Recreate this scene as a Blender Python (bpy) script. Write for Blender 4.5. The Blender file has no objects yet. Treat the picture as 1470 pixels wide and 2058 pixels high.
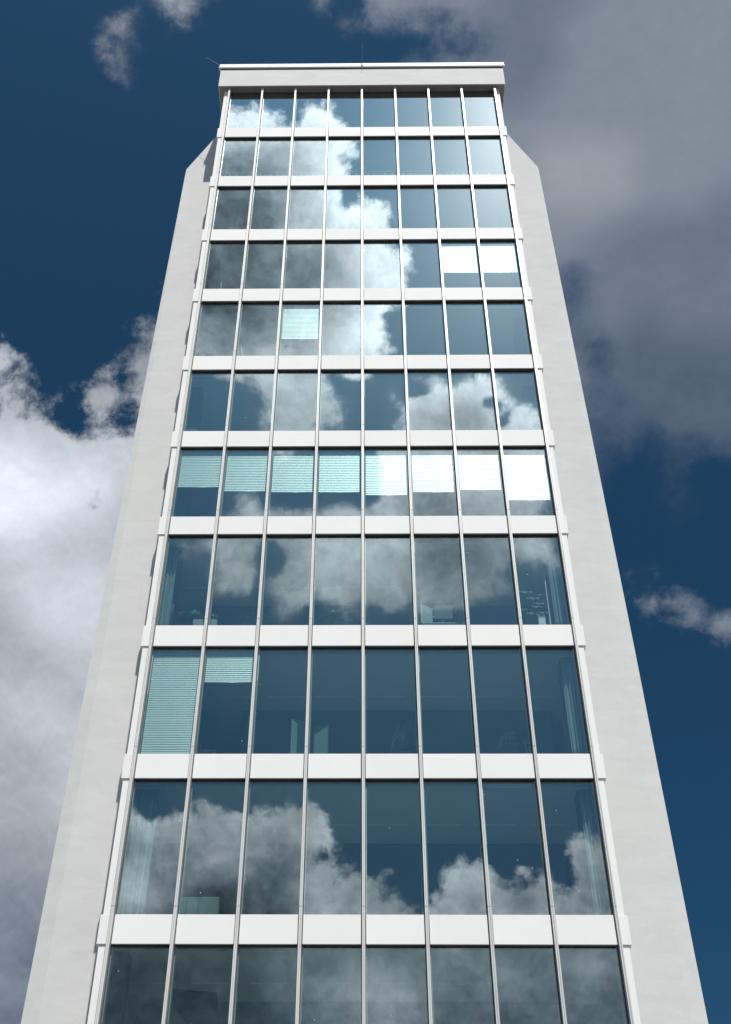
import bpy, bmesh, math, random
import numpy as np
from mathutils import Vector, Matrix

random.seed(11)
SC = bpy.context.scene
COL = SC.collection

# ------------------------------------------------------------------ camera
CAM = Vector((0.036, -25.161, 1.600))
RT = Vector((0.99990699, 0.01164735, 0.0070965))
UP = Vector((0.00283309, -0.68633443, 0.72728056))
FW = Vector((-0.01334146, 0.72719281, 0.68630359))
FPX, PPX, PPY = 2535.0, 697.6, 1029.0        # focal length and principal point, in photo pixels
cd = bpy.data.cameras.new('camera')
cd.sensor_fit = 'VERTICAL'
cd.sensor_height = 36.0
cd.lens = FPX / 2058.0 * 36.0
cd.shift_x = (735.0 - PPX) / 2058.0
cd.clip_start = 0.1
cd.clip_end = 60000.0
cam = bpy.data.objects.new('camera', cd)
COL.objects.link(cam)
M = Matrix((RT, UP, -FW)).transposed().to_4x4()
M.translation = CAM
cam.matrix_world = M
SC.camera = cam

# ------------------------------------------------------------------ light
SUN = Vector((0.2426, -1.0, 1.75)).normalized()          # towards the sun
wd = bpy.data.worlds.new('World')
SC.world = wd
wd.use_nodes = True
nt = wd.node_tree
nt.nodes.clear()
out = nt.nodes.new('ShaderNodeOutputWorld')
bg = nt.nodes.new('ShaderNodeBackground')
sky = nt.nodes.new('ShaderNodeTexSky')
sky.sky_type = 'NISHITA'
sky.sun_disc = False
sky.sun_elevation = math.asin(SUN.z)
sky.sun_rotation = math.atan2(SUN.x, SUN.y)
sky.altitude = 100
sky.air_density = 1.0
sky.dust_density = 0.6
sky.ozone_density = 1.0
tint = nt.nodes.new('ShaderNodeMix')
tint.data_type = 'RGBA'
tint.blend_type = 'MULTIPLY'
tint.inputs['Factor'].default_value = 1.0
tint.inputs['B'].default_value = (0.096, 0.252, 0.318, 1)
nt.links.new(sky.outputs['Color'], tint.inputs['A'])
# brighter air around the sun
tc = nt.nodes.new('ShaderNodeTexCoord')
dt = nt.nodes.new('ShaderNodeVectorMath')
dt.operation = 'DOT_PRODUCT'
dt.inputs[1].default_value = tuple(SUN)
nt.links.new(tc.outputs['Generated'], dt.inputs[0])
e1 = nt.nodes.new('ShaderNodeMath')
e1.operation = 'MULTIPLY_ADD'
e1.inputs[1].default_value = 1 / 0.16
e1.inputs[2].default_value = -1 / 0.16
nt.links.new(dt.outputs['Value'], e1.inputs[0])
e2 = nt.nodes.new('ShaderNodeMath')
e2.operation = 'EXPONENT'
nt.links.new(e1.outputs[0], e2.inputs[0])
gl = nt.nodes.new('ShaderNodeMix')
gl.data_type = 'RGBA'
gl.blend_type = 'ADD'
gl.inputs['B'].default_value = (1.1, 2.2, 3.6, 1)
nt.links.new(e2.outputs[0], gl.inputs['Factor'])
nt.links.new(tint.outputs['Result'], gl.inputs['A'])
nt.links.new(gl.outputs['Result'], bg.inputs['Color'])
bg.inputs['Strength'].default_value = 0.1
nt.links.new(bg.outputs[0], out.inputs['Surface'])

sl = bpy.data.lights.new('sun', 'SUN')
sl.energy = 5.0
sl.angle = math.radians(0.5)
sl.color = (1.0, 0.965, 0.91)
so = bpy.data.objects.new('sun', sl)
COL.objects.link(so)
so.rotation_euler = SUN.to_track_quat('Z', 'Y').to_euler()
so.location = SUN * 200

SC.view_settings.view_transform = 'Standard'
SC.view_settings.look = 'None'
SC.view_settings.exposure = 0.3
SC.view_settings.gamma = 1.0
SC.render.engine = 'CYCLES'
SC.cycles.max_bounces = 8
SC.cycles.diffuse_bounces = 3
SC.cycles.glossy_bounces = 4
SC.cycles.transmission_bounces = 4
SC.cycles.transparent_max_bounces = 16
SC.cycles.caustics_reflective = False
SC.cycles.caustics_refractive = False
SC.cycles.sample_clamp_indirect = 6.0
SC.cycles.use_denoising = True
SC.cycles.use_adaptive_sampling = True
SC.cycles.adaptive_threshold = 0.01

# ------------------------------------------------------------------ materials
def mat(name):
    m = bpy.data.materials.new(name)
    m.use_nodes = True
    n = m.node_tree
    n.nodes.clear()
    o = n.nodes.new('ShaderNodeOutputMaterial')
    return m, n, o

def node(n, kind, **kw):
    nd = n.nodes.new(kind)
    for k, v in kw.items():
        setattr(nd, k, v)
    return nd

def mixc(n, fac, a, b, blend='MIX'):
    x = node(n, 'ShaderNodeMix', data_type='RGBA', blend_type=blend)
    for key, v in (('Factor', fac), ('A', a), ('B', b)):
        if hasattr(v, 'links'):
            n.links.new(v, x.inputs[key])
        elif key == 'Factor':
            x.inputs[key].default_value = v
        else:
            x.inputs[key].default_value = (*v, 1)
    return x.outputs['Result']

def mth(n, op, a, b=0.0, c=0.0, clamp=False):
    x = node(n, 'ShaderNodeMath', operation=op, use_clamp=clamp)
    for i, v in enumerate((a, b, c)):
        if hasattr(v, 'links'):
            n.links.new(v, x.inputs[i])
        else:
            x.inputs[i].default_value = v
    return x.outputs[0]

def rng(n, v, a, b, c=0.0, d=1.0, smooth=False):
    x = node(n, 'ShaderNodeMapRange')
    if smooth:
        x.interpolation_type = 'SMOOTHSTEP'
    n.links.new(v, x.inputs[0])
    for i, k in enumerate((a, b, c, d)):
        x.inputs[i + 1].default_value = k
    return x.outputs[0]

def noise(n, vec, scale, detail=4.0, rough=0.55, dist=0.0):
    x = node(n, 'ShaderNodeTexNoise')
    x.inputs['Scale'].default_value = scale
    x.inputs['Detail'].default_value = detail
    x.inputs['Roughness'].default_value = rough
    x.inputs['Distortion'].default_value = dist
    if vec is not None:
        n.links.new(vec, x.inputs['Vector'])
    return x.outputs['Fac']

def paint(name, a, b, scale=3.0, rough=0.5, spec=0.5, metallic=0.0, bump=0.0, bscale=60.0, stretch=(1, 1, 1), objvar=0.0):
    """principled paint whose tone wanders between a and b"""
    m, n, o = mat(name)
    p = node(n, 'ShaderNodeBsdfPrincipled')
    g = node(n, 'ShaderNodeNewGeometry')
    mp = node(n, 'ShaderNodeMapping')
    mp.inputs['Scale'].default_value = stretch
    n.links.new(g.outputs['Position'], mp.inputs['Vector'])
    v = mp.outputs[0]
    f = rng(n, noise(n, v, scale, 6, 0.6), 0.3, 0.7)
    c = mixc(n, f, a, b)
    if objvar:
        oi = node(n, 'ShaderNodeObjectInfo')
        k = rng(n, oi.outputs['Random'], 0, 1, 1 - objvar, 1.0)
        cc = node(n, 'ShaderNodeCombineColor')
        for i in range(3):
            n.links.new(k, cc.inputs[i])
        c = mixc(n, 1.0, c, cc.outputs[0], 'MULTIPLY')
    n.links.new(c, p.inputs['Base Color'])
    p.inputs['Roughness'].default_value = rough
    p.inputs['Metallic'].default_value = metallic
    p.inputs['Specular IOR Level'].default_value = spec
    if bump:
        bp = node(n, 'ShaderNodeBump')
        bp.inputs['Strength'].default_value = bump
        bp.inputs['Distance'].default_value = 0.01
        n.links.new(noise(n, v, bscale, 5, 0.6), bp.inputs['Height'])
        n.links.new(bp.outputs[0], p.inputs['Normal'])
    n.links.new(p.outputs[0], o.inputs['Surface'])
    return m

def concrete(name, base, lo=0.82, warm=(1.0, 0.99, 0.94)):
    m, n, o = mat(name)
    p = node(n, 'ShaderNodeBsdfPrincipled')
    g = node(n, 'ShaderNodeNewGeometry')
    pos = g.outputs['Position']
    mp = node(n, 'ShaderNodeMapping')
    mp.inputs['Scale'].default_value = (0.6, 0.6, 1.6)
    n.links.new(pos, mp.inputs['Vector'])
    big = rng(n, noise(n, pos, 0.45, 5, 0.6, 0.4), 0.3, 0.7)
    mid = rng(n, noise(n, mp.outputs[0], 1.6, 8, 0.65, 0.8), 0.32, 0.68)
    fine = rng(n, noise(n, pos, 22, 6, 0.7), 0.3, 0.7)
    f = mth(n, 'ADD', mth(n, 'MULTIPLY', mid, 0.55), mth(n, 'ADD', mth(n, 'MULTIPLY', big, 0.3), mth(n, 'MULTIPLY', fine, 0.15)))
    c = mixc(n, f, tuple(b * lo for b in base), base)
    # rain marks: narrow vertical streaks in patches
    ms = node(n, 'ShaderNodeMapping')
    ms.inputs['Scale'].default_value = (7.0, 7.0, 0.22)
    n.links.new(pos, ms.inputs['Vector'])
    st = rng(n, noise(n, ms.outputs[0], 1.0, 5, 0.6), 0.56, 0.78)
    st = mth(n, 'MULTIPLY', st, rng(n, noise(n, pos, 0.35, 3, 0.5), 0.45, 0.7))
    c = mixc(n, mth(n, 'MULTIPLY', st, 0.32), c, tuple(b * k * 0.8 for b, k in zip(base, warm)))
    # faint greenish bloom in broad patches
    gr = rng(n, noise(n, pos, 0.16, 4, 0.5, 0.3), 0.5, 0.72)
    c = mixc(n, mth(n, 'MULTIPLY', gr, 0.5), c, tuple(b * k for b, k in zip(base, (0.97, 0.985, 0.93))))
    # hairline pour joints every 3.42 m
    sx = node(n, 'ShaderNodeSeparateXYZ')
    n.links.new(pos, sx.inputs[0])
    fr = mth(n, 'PINGPONG', mth(n, 'ADD', sx.outputs['Z'], 0.55), 1.71)
    ln = rng(n, fr, 0.0, 0.012, 1.0, 0.0)
    c = mixc(n, mth(n, 'MULTIPLY', ln, 0.16), c, tuple(b * 0.6 for b in base))
    n.links.new(c, p.inputs['Base Color'])
    p.inputs['Roughness'].default_value = 0.85
    p.inputs['Specular IOR Level'].default_value = 0.25
    bp = node(n, 'ShaderNodeBump')
    bp.inputs['Strength'].default_value = 0.13
    bp.inputs['Distance'].default_value = 0.012
    n.links.new(mth(n, 'ADD', mid, mth(n, 'MULTIPLY', fine, 0.5)), bp.inputs['Height'])
    n.links.new(bp.outputs[0], p.inputs['Normal'])
    n.links.new(p.outputs[0], o.inputs['Surface'])
    return m

def glass_mat():
    m, n, o = mat('coated_glass')
    g = node(n, 'ShaderNodeNewGeometry')
    pos = g.outputs['Position']
    lw = node(n, 'ShaderNodeLayerWeight')
    lw.inputs['Blend'].default_value = 0.5
    f = mth(n, 'POWER', lw.outputs['Facing'], 2.4)
    refl = mth(n, 'MULTIPLY_ADD', f, 1.05, 0.20)
    refl = mth(n, 'MULTIPLY', refl, mth(n, 'MULTIPLY_ADD', g.outputs['Backfacing'], -0.85, 1.0), clamp=True)
    tr = node(n, 'ShaderNodeBsdfTransparent')
    tr.inputs['Color'].default_value = (0.80, 0.885, 0.875, 1)
    gl = node(n, 'ShaderNodeBsdfGlossy')
    gl.inputs['Roughness'].default_value = 0.0
    gl.inputs['Color'].default_value = (0.89, 1.0, 1.0, 1)
    bp = node(n, 'ShaderNodeBump')
    bp.inputs['Strength'].default_value = 0.05
    bp.inputs['Distance'].default_value = 0.01
    n.links.new(noise(n, pos, 1.3, 2, 0.4), bp.inputs['Height'])
    n.links.new(bp.outputs[0], gl.inputs['Normal'])
    hz = node(n, 'ShaderNodeBsdfGlossy')             # thin film of dust
    hz.inputs['Roughness'].default_value = 0.28
    hz.inputs['Color'].default_value = (0.95, 1.0, 1.0, 1)
    mg = node(n, 'ShaderNodeMixShader')
    mg.inputs[0].default_value = 0.0105
    n.links.new(gl.outputs[0], mg.inputs[1])
    n.links.new(hz.outputs[0], mg.inputs[2])
    mx = node(n, 'ShaderNodeMixShader')
    n.links.new(refl, mx.inputs[0])
    n.links.new(tr.outputs[0], mx.inputs[1])
    n.links.new(mg.outputs[0], mx.inputs[2])
    # dried drops and specks of dirt
    vo = node(n, 'ShaderNodeTexVoronoi')
    vo.inputs['Scale'].default_value = 3.2
    n.links.new(pos, vo.inputs['Vector'])
    sp = rng(n, vo.outputs['Distance'], 0.035, 0.055, 1.0, 0.0)
    sc = node(n, 'ShaderNodeSeparateColor')
    n.links.new(vo.outputs['Color'], sc.inputs[0])
    sp = mth(n, 'MULTIPLY', sp, rng(n, sc.outputs[0], 0.72, 0.76))
    df = node(n, 'ShaderNodeBsdfDiffuse')
    df.inputs['Color'].default_value = (0.75, 0.76, 0.76, 1)
    m2 = node(n, 'ShaderNodeMixShader')
    n.links.new(mth(n, 'MULTIPLY', sp, 0.45), m2.inputs[0])
    n.links.new(mx.outputs[0], m2.inputs[1])
    n.links.new(df.outputs[0], m2.inputs[2])
    n.links.new(m2.outputs[0], o.inputs['Surface'])
    return m

MT = dict(
    panel=paint('white_panel', (0.635, 0.635, 0.63), (0.665, 0.665, 0.66), 0.8, 0.6, 0.10, objvar=0.035, bump=0.03, bscale=3),
    alu=paint('pale_aluminium', (0.50, 0.50, 0.485), (0.58, 0.58, 0.565), 2.0, 0.38, 0.6, stretch=(1, 1, .3)),
    gasket=paint('dark_gasket', (0.03, 0.032, 0.035), (0.045, 0.045, 0.05), 4, 0.7),
    jamb=paint('frame_paint', (0.42, 0.45, 0.44), (0.48, 0.5, 0.49), 4, 0.5),
    wall=concrete('wing_render', (0.53, 0.532, 0.53)),
    beam=concrete('roof_render', (0.56, 0.557, 0.555), 0.82),
    coping=paint('coping_metal', (0.66, 0.66, 0.67), (0.71, 0.71, 0.71), 1.5, 0.5, 0.15),
    soffit=paint('soffit_shade', (0.17, 0.165, 0.155), (0.21, 0.205, 0.195), 1.5, 0.9),  # darker than the beam: shade of the underside put into the colour
    ceiling=paint('ceiling_paint', (0.62, 0.64, 0.62), (0.68, 0.70, 0.67), 0.7, 0.9),
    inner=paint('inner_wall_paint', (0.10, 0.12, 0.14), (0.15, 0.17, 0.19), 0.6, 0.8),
    carpet=paint('carpet', (0.30, 0.30, 0.29), (0.38, 0.38, 0.36), 6, 0.95),
    blind=paint('blind_slats', (0.64, 0.65, 0.635), (0.70, 0.705, 0.69), 3, 0.40, 0.6, metallic=0.45),
    rail=paint('head_rail', (0.8, 0.8, 0.8), (0.86, 0.86, 0.86), 3, 0.4),
    fabric=paint('curtain_cloth', (0.20, 0.26, 0.27), (0.40, 0.45, 0.46), 3, 0.9, stretch=(6, 6, .2)),
    dark=paint('black_plastic', (0.02, 0.025, 0.03), (0.035, 0.04, 0.045), 4, 0.45),
    pale=paint('pale_laminate', (0.30, 0.34, 0.33), (0.38, 0.42, 0.41), 2, 0.5),
    sage=paint('sage_board', (0.14, 0.22, 0.20), (0.18, 0.27, 0.25), 2, 0.7),
    white=paint('white_enamel', (0.80, 0.82, 0.80), (0.86, 0.87, 0.86), 3, 0.4),
    leaf=paint('palm_leaf', (0.10, 0.18, 0.07), (0.22, 0.36, 0.13), 9, 0.55),
    leaf2=paint('broad_leaf', (0.06, 0.12, 0.05), (0.24, 0.34, 0.20), 14, 0.4, bump=.3),
    stem=paint('plant_stem', (0.13, 0.10, 0.06), (0.2, 0.17, 0.1), 9, 0.8),
    steel=paint('steel_rod', (0.35, 0.35, 0.36), (0.45, 0.45, 0.45), 5, 0.35, metallic=0.8),
    wicker=paint('dark_wicker', (0.012, 0.014, 0.016), (0.03, 0.032, 0.035), 30, 0.7),
    ground=paint('paving', (0.20, 0.195, 0.19), (0.27, 0.26, 0.25), 0.5, 0.9, bump=.2),
    glass=glass_mat(),
)

# ------------------------------------------------------------------ mesh helpers
class MB:
    def __init__(s):
        s.v, s.f = [], []
    def box(s, x0, x1, y0, y1, z0, z1):
        b = len(s.v)
        s.v += [(x, y, z) for z in (z0, z1) for x, y in ((x0, y0), (x1, y0), (x1, y1), (x0, y1))]
        s.f += [tuple(b + i for i in q) for q in ((3, 2, 1, 0), (4, 5, 6, 7), (0, 1, 5, 4), (1, 2, 6, 5), (2, 3, 7, 6), (3, 0, 4, 7))]
        return s
    def prism_z(s, prof, z0, z1):
        """prof: counter-clockwise (x, y) outline seen from above"""
        b, k = len(s.v), len(prof)
        s.v += [(x, y, z0) for x, y in prof] + [(x, y, z1) for x, y in prof]
        s.f += [tuple(b + k - 1 - i for i in range(k)), tuple(b + k + i for i in range(k))]
        s.f += [(b + i, b + (i + 1) % k, b + k + (i + 1) % k, b + k + i) for i in range(k)]
        return s
    def face(s, pts):
        b = len(s.v)
        s.v += [tuple(p) for p in pts]
        s.f.append(tuple(range(b, b + len(pts))))
        return s
    def tube(s, pts, r, k=8, r1=None):
        r1 = r if r1 is None else r1
        b = len(s.v)
        pts = [Vector(p) for p in pts]
        for i, p in enumerate(pts):
            d = (pts[min(i + 1, len(pts) - 1)] - pts[max(i - 1, 0)]).normalized()
            a = d.orthogonal().normalized() if i == 0 else (a - d * a.dot(d)).normalized()
            c = d.cross(a)
            rr = r + (r1 - r) * i / (len(pts) - 1)
            s.v += [tuple(p + (a * math.cos(t) + c * math.sin(t)) * rr) for t in (2 * math.pi * j / k for j in range(k))]
        for i in range(len(pts) - 1):
            for j in range(k):
                s.f.append((b + i * k + j, b + i * k + (j + 1) % k, b + (i + 1) * k + (j + 1) % k, b + (i + 1) * k + j))
        s.f.append(tuple(b + k - 1 - j for j in range(k)))
        e = b + (len(pts) - 1) * k
        s.f.append(tuple(e + j for j in range(k)))
        return s
    def lathe(s, prof, cx, cy, k=24):
        b = len(s.v)
        for r, z in prof:
            s.v += [(cx + r * math.cos(2 * math.pi * j / k), cy + r * math.sin(2 * math.pi * j / k), z) for j in range(k)]
        for i in range(len(prof) - 1):
            for j in range(k):
                s.f.append((b + i * k + j, b + i * k + (j + 1) % k, b + (i + 1) * k + (j + 1) % k, b + (i + 1) * k + j))
        s.f.append(tuple(b + k - 1 - j for j in range(k)))
        e = b + (len(prof) - 1) * k
        s.f.append(tuple(e + j for j in range(k)))
        return s
    def build(s, name, m, parent=None, loc=(0, 0, 0), smooth=False):
        me = bpy.data.meshes.new(name)
        me.from_pydata([(x - loc[0], y - loc[1], z - loc[2]) for x, y, z in s.v], [], s.f)
        me.materials.append(m)
        if smooth:
            me.polygons.foreach_set('use_smooth', [True] * len(me.polygons))
        me.update()
        o = bpy.data.objects.new(name, me)
        COL.objects.link(o)
        if parent:
            o.parent = parent
        o.location = loc
        return o

def bevel(o, w, seg=2):
    b = o.modifiers.new('bevel', 'BEVEL')
    b.width = w
    b.segments = seg
    b.limit_method = 'ANGLE'
    return o

def thing(name, label, cat, loc=(0, 0, 0), group=None):
    o = bpy.data.objects.new(name, None)
    COL.objects.link(o)
    o.location = loc
    o.empty_display_size = 0.2
    tag(o, label, cat, group)
    return o

def tag(o, label, cat, group=None):
    o['label'] = label
    o['category'] = cat
    if group:
        o['group'] = group
    return o

def under(o, parent):
    """parent o to a thing that stands at its own base, keeping o in place"""
    o.parent = parent
    o.location = o.location - parent.location
    return o

# ------------------------------------------------------------------ ground
g = MB()
K = 64
g.face([(14000 * math.cos(2 * math.pi * i / K), 14000 * math.sin(2 * math.pi * i / K), 0) for i in range(K)])
go = g.build('ground', MT['ground'])
go['kind'] = 'structure'

# ------------------------------------------------------------------ sky: cloud layer on a far dome
# cloud cover (0 clear .. 5 edge .. 9 dense) and tone (display brightness) over the sky,
# charted every 50 px of angle: first for the sky beyond the tower ...
YF = list(range(0, 2051, 50))
front_cover = """
000001376200140788889999999999
000033165301025655688999999999
000042100000021113458999999999
0000141000|999999999
0000010000|999999999
0000000000|999999999
0000000000|999999999
0000000000|999999999
0000000000|999999999
0000000000|999999999
0000000000|899999999
0000000000|895899999
0000012530|875899999
2000147770|886799999
7100157880|887588999
6200568980|888688888
5325878988|888678888
8875647888|887777888
9999899999|887653456
9999999999|888522421
9999699999|888312330
9999999999|888110221
9999999999|333100100
9999999999|333324200
9999999999|333347630
9999999999|333301578
9999999999|333300013
9999999999|333300000
9999999999|333300000
9999999999|333300000
9999999999|333300000
9999999999|333300000
9999999999|333300000
9999999999|333300000
9999999999|333300000
9999999999|333300000
9999999999|333300000
9999999999|333300000
9999999999|333300000
9999999999|333300000
9999999999|333300000
9999999999|333300000
""".split()
front_tone = """
555555776577755554443333444444
555555555555444444433334444444
555555555555444433333334444444
5555555555|334444444
5555555555|344444444
5555555555|444444444
5555555555|455554444
5555555555|455554444
5555555555|455554443
5555555555|344433333
5555555555|344333333
5555555555|333333333
5555444444|333333333
6555444444|333332333
7655444455|333322222
7655555555|333322222
6655555555|333322222
7766666555|333222222
8877777655|333222222
9988877665|333222222
9999877665|333222222
9987766555|333222222
7766666555|333333333
6777766555|333334333
6777766555|333344433
5677777555|333333344
5566666555|333333333
5556666555|333333333
6665555555|333333333
5666655555|333333333
5566655555|333333333
5556655555|333333333
5556555555|333333333
5555555555|333333333
4445555555|333333333
4444455555|333333333
3334444455|333333333
3333444444|333333333
3223334444|333333333
3222333333|333333333
3322333333|333333333
2222233333|333333333
""".split()
# ... then for the sky behind the viewer that the glass mirrors (columns from 200 px)
YB = list(range(150, 2051, 50))
back_tone = """
7777777777777777777777
7777777788977777777777
8888888889988888888888
4444444468999999999999
3333333357999999999999
2222222368999999999999
2222222367889999999999
2222222334799999999999
2222222333689999999999
3333222334589999999999
5555532344799999999999
5555544656898877788888
5555556766888888798888
5555554566788775888888
5555555555557644688888
5555555666666665566666
5555555666666665566666
5555556556666335566666
5555556556666335566666
4444454446665322466555
4444455446655433355655
4444455557544544444444
4444444556433333333333
3333333333333333333333
3333333333333333333333
3333333333333333333333
3333333333333333333333
3333333333333333333333
3333333333333333333333
5555555555555555555555
5666666667655555555666
4355565457655555556665
5654554246555566656655
5664222256555565636544
5542112246666666666666
1100001122332233222332
1000000112344332432453
0000000113455432332222
0000000112344322222222
""".split()
# outlines of the clouds behind the viewer, in the same angular units
CLOUDS = [
    [(200, 185), (440, 185), (467, 191), (484, 208), (494, 213), (511, 209), (521, 215), (531, 216), (552, 211), (569, 215), (584, 238), (594, 240), (598, 231),
     (599, 211), (604, 194), (620, 191), (633, 201), (641, 205), (650, 199), (657, 214), (664, 204), (672, 196), (678, 206), (672, 216), (688, 232), (703, 249),
     (705, 276), (713, 286), (723, 300), (722, 313), (708, 318), (703, 334), (705, 351), (698, 374), (708, 385), (720, 390), (732, 388), (756, 388), (776, 403),
     (790, 419), (800, 439), (805, 456), (809, 485), (819, 487), (828, 500), (838, 510), (840, 528), (846, 545), (840, 555), (826, 551), (816, 562), (809, 579),
     (807, 606), (788, 623), (785, 631), (768, 658), (782, 673), (780, 688), (766, 695), (765, 712), (755, 735), (722, 746), (708, 757), (684, 757), (671, 746),
     (665, 750), (674, 763), (678, 784), (695, 804), (701, 825), (691, 845), (657, 862), (640, 885), (600, 905), (575, 925), (545, 905), (518, 865), (518, 831),
     (524, 804), (508, 787), (490, 777), (473, 763), (455, 752), (430, 752), (410, 742), (200, 738)],
    [(752, 900), (778, 864), (792, 835), (795, 818), (787, 801), (785, 770), (795, 784), (812, 785), (821, 772), (834, 753), (860, 763), (884, 753), (901, 763), (918, 760),
     (938, 746), (996, 741), (1016, 746), (1026, 770), (1035, 790), (1027, 811), (1006, 807), (1003, 821), (1016, 835), (1027, 831), (1040, 808), (1060, 804),
     (1081, 818), (1090, 838), (1200, 850), (1200, 1000), (1100, 1008), (1090, 1045), (1108, 1077), (1129, 1118), (1125, 1142), (1091, 1142), (1060, 1135), (1040, 1132), (1026, 1128),
     (1010, 1149), (1020, 1179), (992, 1200), (945, 1213), (935, 1213), (870, 1213), (843, 1245), (822, 1210), (802, 1213), (768, 1227), (740, 1212), (728, 1235), (700, 1250),
     (665, 1238), (640, 1215), (621, 1213), (594, 1234), (576, 1247), (566, 1240), (556, 1205), (536, 1182), (519, 1173), (495, 1193), (468, 1193), (440, 1186), (434, 1152), (420, 1110),
     (386, 1128), (362, 1125), (350, 1084), (400, 1075), (440, 1060), (455, 1040), (472, 1035), (484, 1016), (501, 1001), (518, 1001), (531, 1018), (545, 1010), (560, 1028),
     (600, 1035), (640, 1018), (660, 1004), (684, 994), (722, 1004), (745, 1004), (760, 985), (756, 930)],
    [(200, 1600), (265, 1604), (273, 1616), (288, 1623), (302, 1635), (329, 1640), (343, 1630), (367, 1627), (384, 1630), (411, 1623), (438, 1632), (465, 1635), (486, 1635),
     (506, 1621), (533, 1615), (543, 1627), (554, 1621), (574, 1613), (605, 1625), (622, 1601), (632, 1611), (646, 1632), (663, 1645), (673, 1669), (676, 1693), (656, 1717),
     (676, 1730), (690, 1751), (700, 1732), (720, 1727), (734, 1747), (754, 1754), (775, 1785), (799, 1785), (822, 1802), (850, 1819), (867, 1808), (880, 1798), (894, 1808),
     (907, 1781), (911, 1751), (931, 1734), (965, 1720), (982, 1718), (1006, 1734), (1020, 1754), (1040, 1754), (1057, 1759), (1081, 1757), (1091, 1744), (1112, 1744), (1122, 1757),
     (1142, 1761), (1137, 1734), (1139, 1696), (1146, 1676), (1173, 1666), (1197, 1667), (1300, 1650), (1500, 1700), (1500, 2200), (0, 2200), (0, 1600)],
]
# breaks of blue (negative) and loose wisps (positive): x, y, rx, ry, strength
PUFFS = [(843, 783, 24, 13, -.75), (985, 805, 18, 10, -.6), (1012, 838, 12, 10, -.5), (589, 695, 34, 10, -.55), (545, 1115, 38, 36, -1.1), (640, 860, 20, 14, .0),
         (781, 1738, 20, 14, .42), (1060, 1736, 22, 12, .40), (965, 709, 26, 9, .42), (768, 760, 12, 40, -.1), (715, 745, 20, 9, .35), (770, 1640, 60, 70, .24),
         (885, 1600, 55, 26, .22), (895, 1400, 45, 26, .24), (450, 755, 30, 8, .3), (1150, 1090, 30, 30, -.4), (600, 1060, 30, 14, -.35), (425, 1060, 26, 14, -.2),
         (385, 1105, 46, 26, -.12), (700, 1225, 46, 20, -.16), (700, 385, 14, 8, -.2), (511, 195, 10, 10, .25), (550, 1020, 24, 14, -.1), (465, 1130, 60, 70, -.10), (870, 1130, 60, 60, .1)]

def grid(rows, left_right):
    out = []
    for r in rows:
        if '|' in r:
            a, b = r.split('|')
            m = [int(a[-1])] * 6 + [int(b[0])] * 5
            out.append([int(c) for c in a] + m + [int(c) for c in b])
        else:
            out.append([int(c) for c in r])
    w = max(len(r) for r in out)
    return np.array([r + [r[-1]] * (w - len(r)) for r in out], float)

FC, FT, BT = (grid(x, 0) for x in (front_cover, front_tone, back_tone))

def outline_cover(px, py):
    """signed distance to the cloud outlines, softened into a cover value"""
    best = np.full(px.shape, -1e9)
    for poly in CLOUDS:
        d2 = np.full(px.shape, 1e18)
        ins = np.zeros(px.shape, bool)
        for (x0, y0), (x1, y1) in zip(poly, poly[1:] + poly[:1]):
            ex, ey = x1 - x0, y1 - y0
            t = np.clip(((px - x0) * ex + (py - y0) * ey) / (ex * ex + ey * ey + 1e-9), 0, 1)
            d2 = np.minimum(d2, (px - x0 - t * ex) ** 2 + (py - y0 - t * ey) ** 2)
            if y0 != y1:
                ins ^= ((y0 > py) != (y1 > py)) & (px < ex * (py - y0) / (y1 - y0) + x0)
        best = np.maximum(best, np.where(ins, 1, -1) * np.sqrt(d2))
    c = 0.5 + 0.5 * np.tanh(best / 42.0)
    for x, y, rx, ry, k in PUFFS:
        c = c + k * np.exp(-(((px - x) / rx) ** 2 + ((py - y) / ry) ** 2))
    return np.clip(c, 0, 1.05) * 9

def sample(G, gx, gy, sharp):
    """bicubic reading of a chart; sharp=1 passes through the values, sharp=0 smooths them"""
    h, w = G.shape
    gx = np.clip(gx, 0, w - 1.001)
    gy = np.clip(gy, 0, h - 1.001)
    ix, iy = gx.astype(int), gy.astype(int)
    def wts(t):
        b = [(1 - t) ** 3 / 6, (3 * t ** 3 - 6 * t ** 2 + 4) / 6, (-3 * t ** 3 + 3 * t ** 2 + 3 * t + 1) / 6, t ** 3 / 6]
        c = [(-t ** 3 + 2 * t ** 2 - t) / 2, (3 * t ** 3 - 5 * t ** 2 + 2) / 2, (-3 * t ** 3 + 4 * t ** 2 + t) / 2, (t ** 3 - t ** 2) / 2]
        return [sharp * q + (1 - sharp) * p for p, q in zip(b, c)]
    wx, wy = wts(gx - ix), wts(gy - iy)
    o = 0
    for a in range(4):
        yy = np.clip(iy + a - 1, 0, h - 1)
        for b in range(4):
            o = o + wy[a] * wx[b] * G[yy, np.clip(ix + b - 1, 0, w - 1)]
    return o

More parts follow.
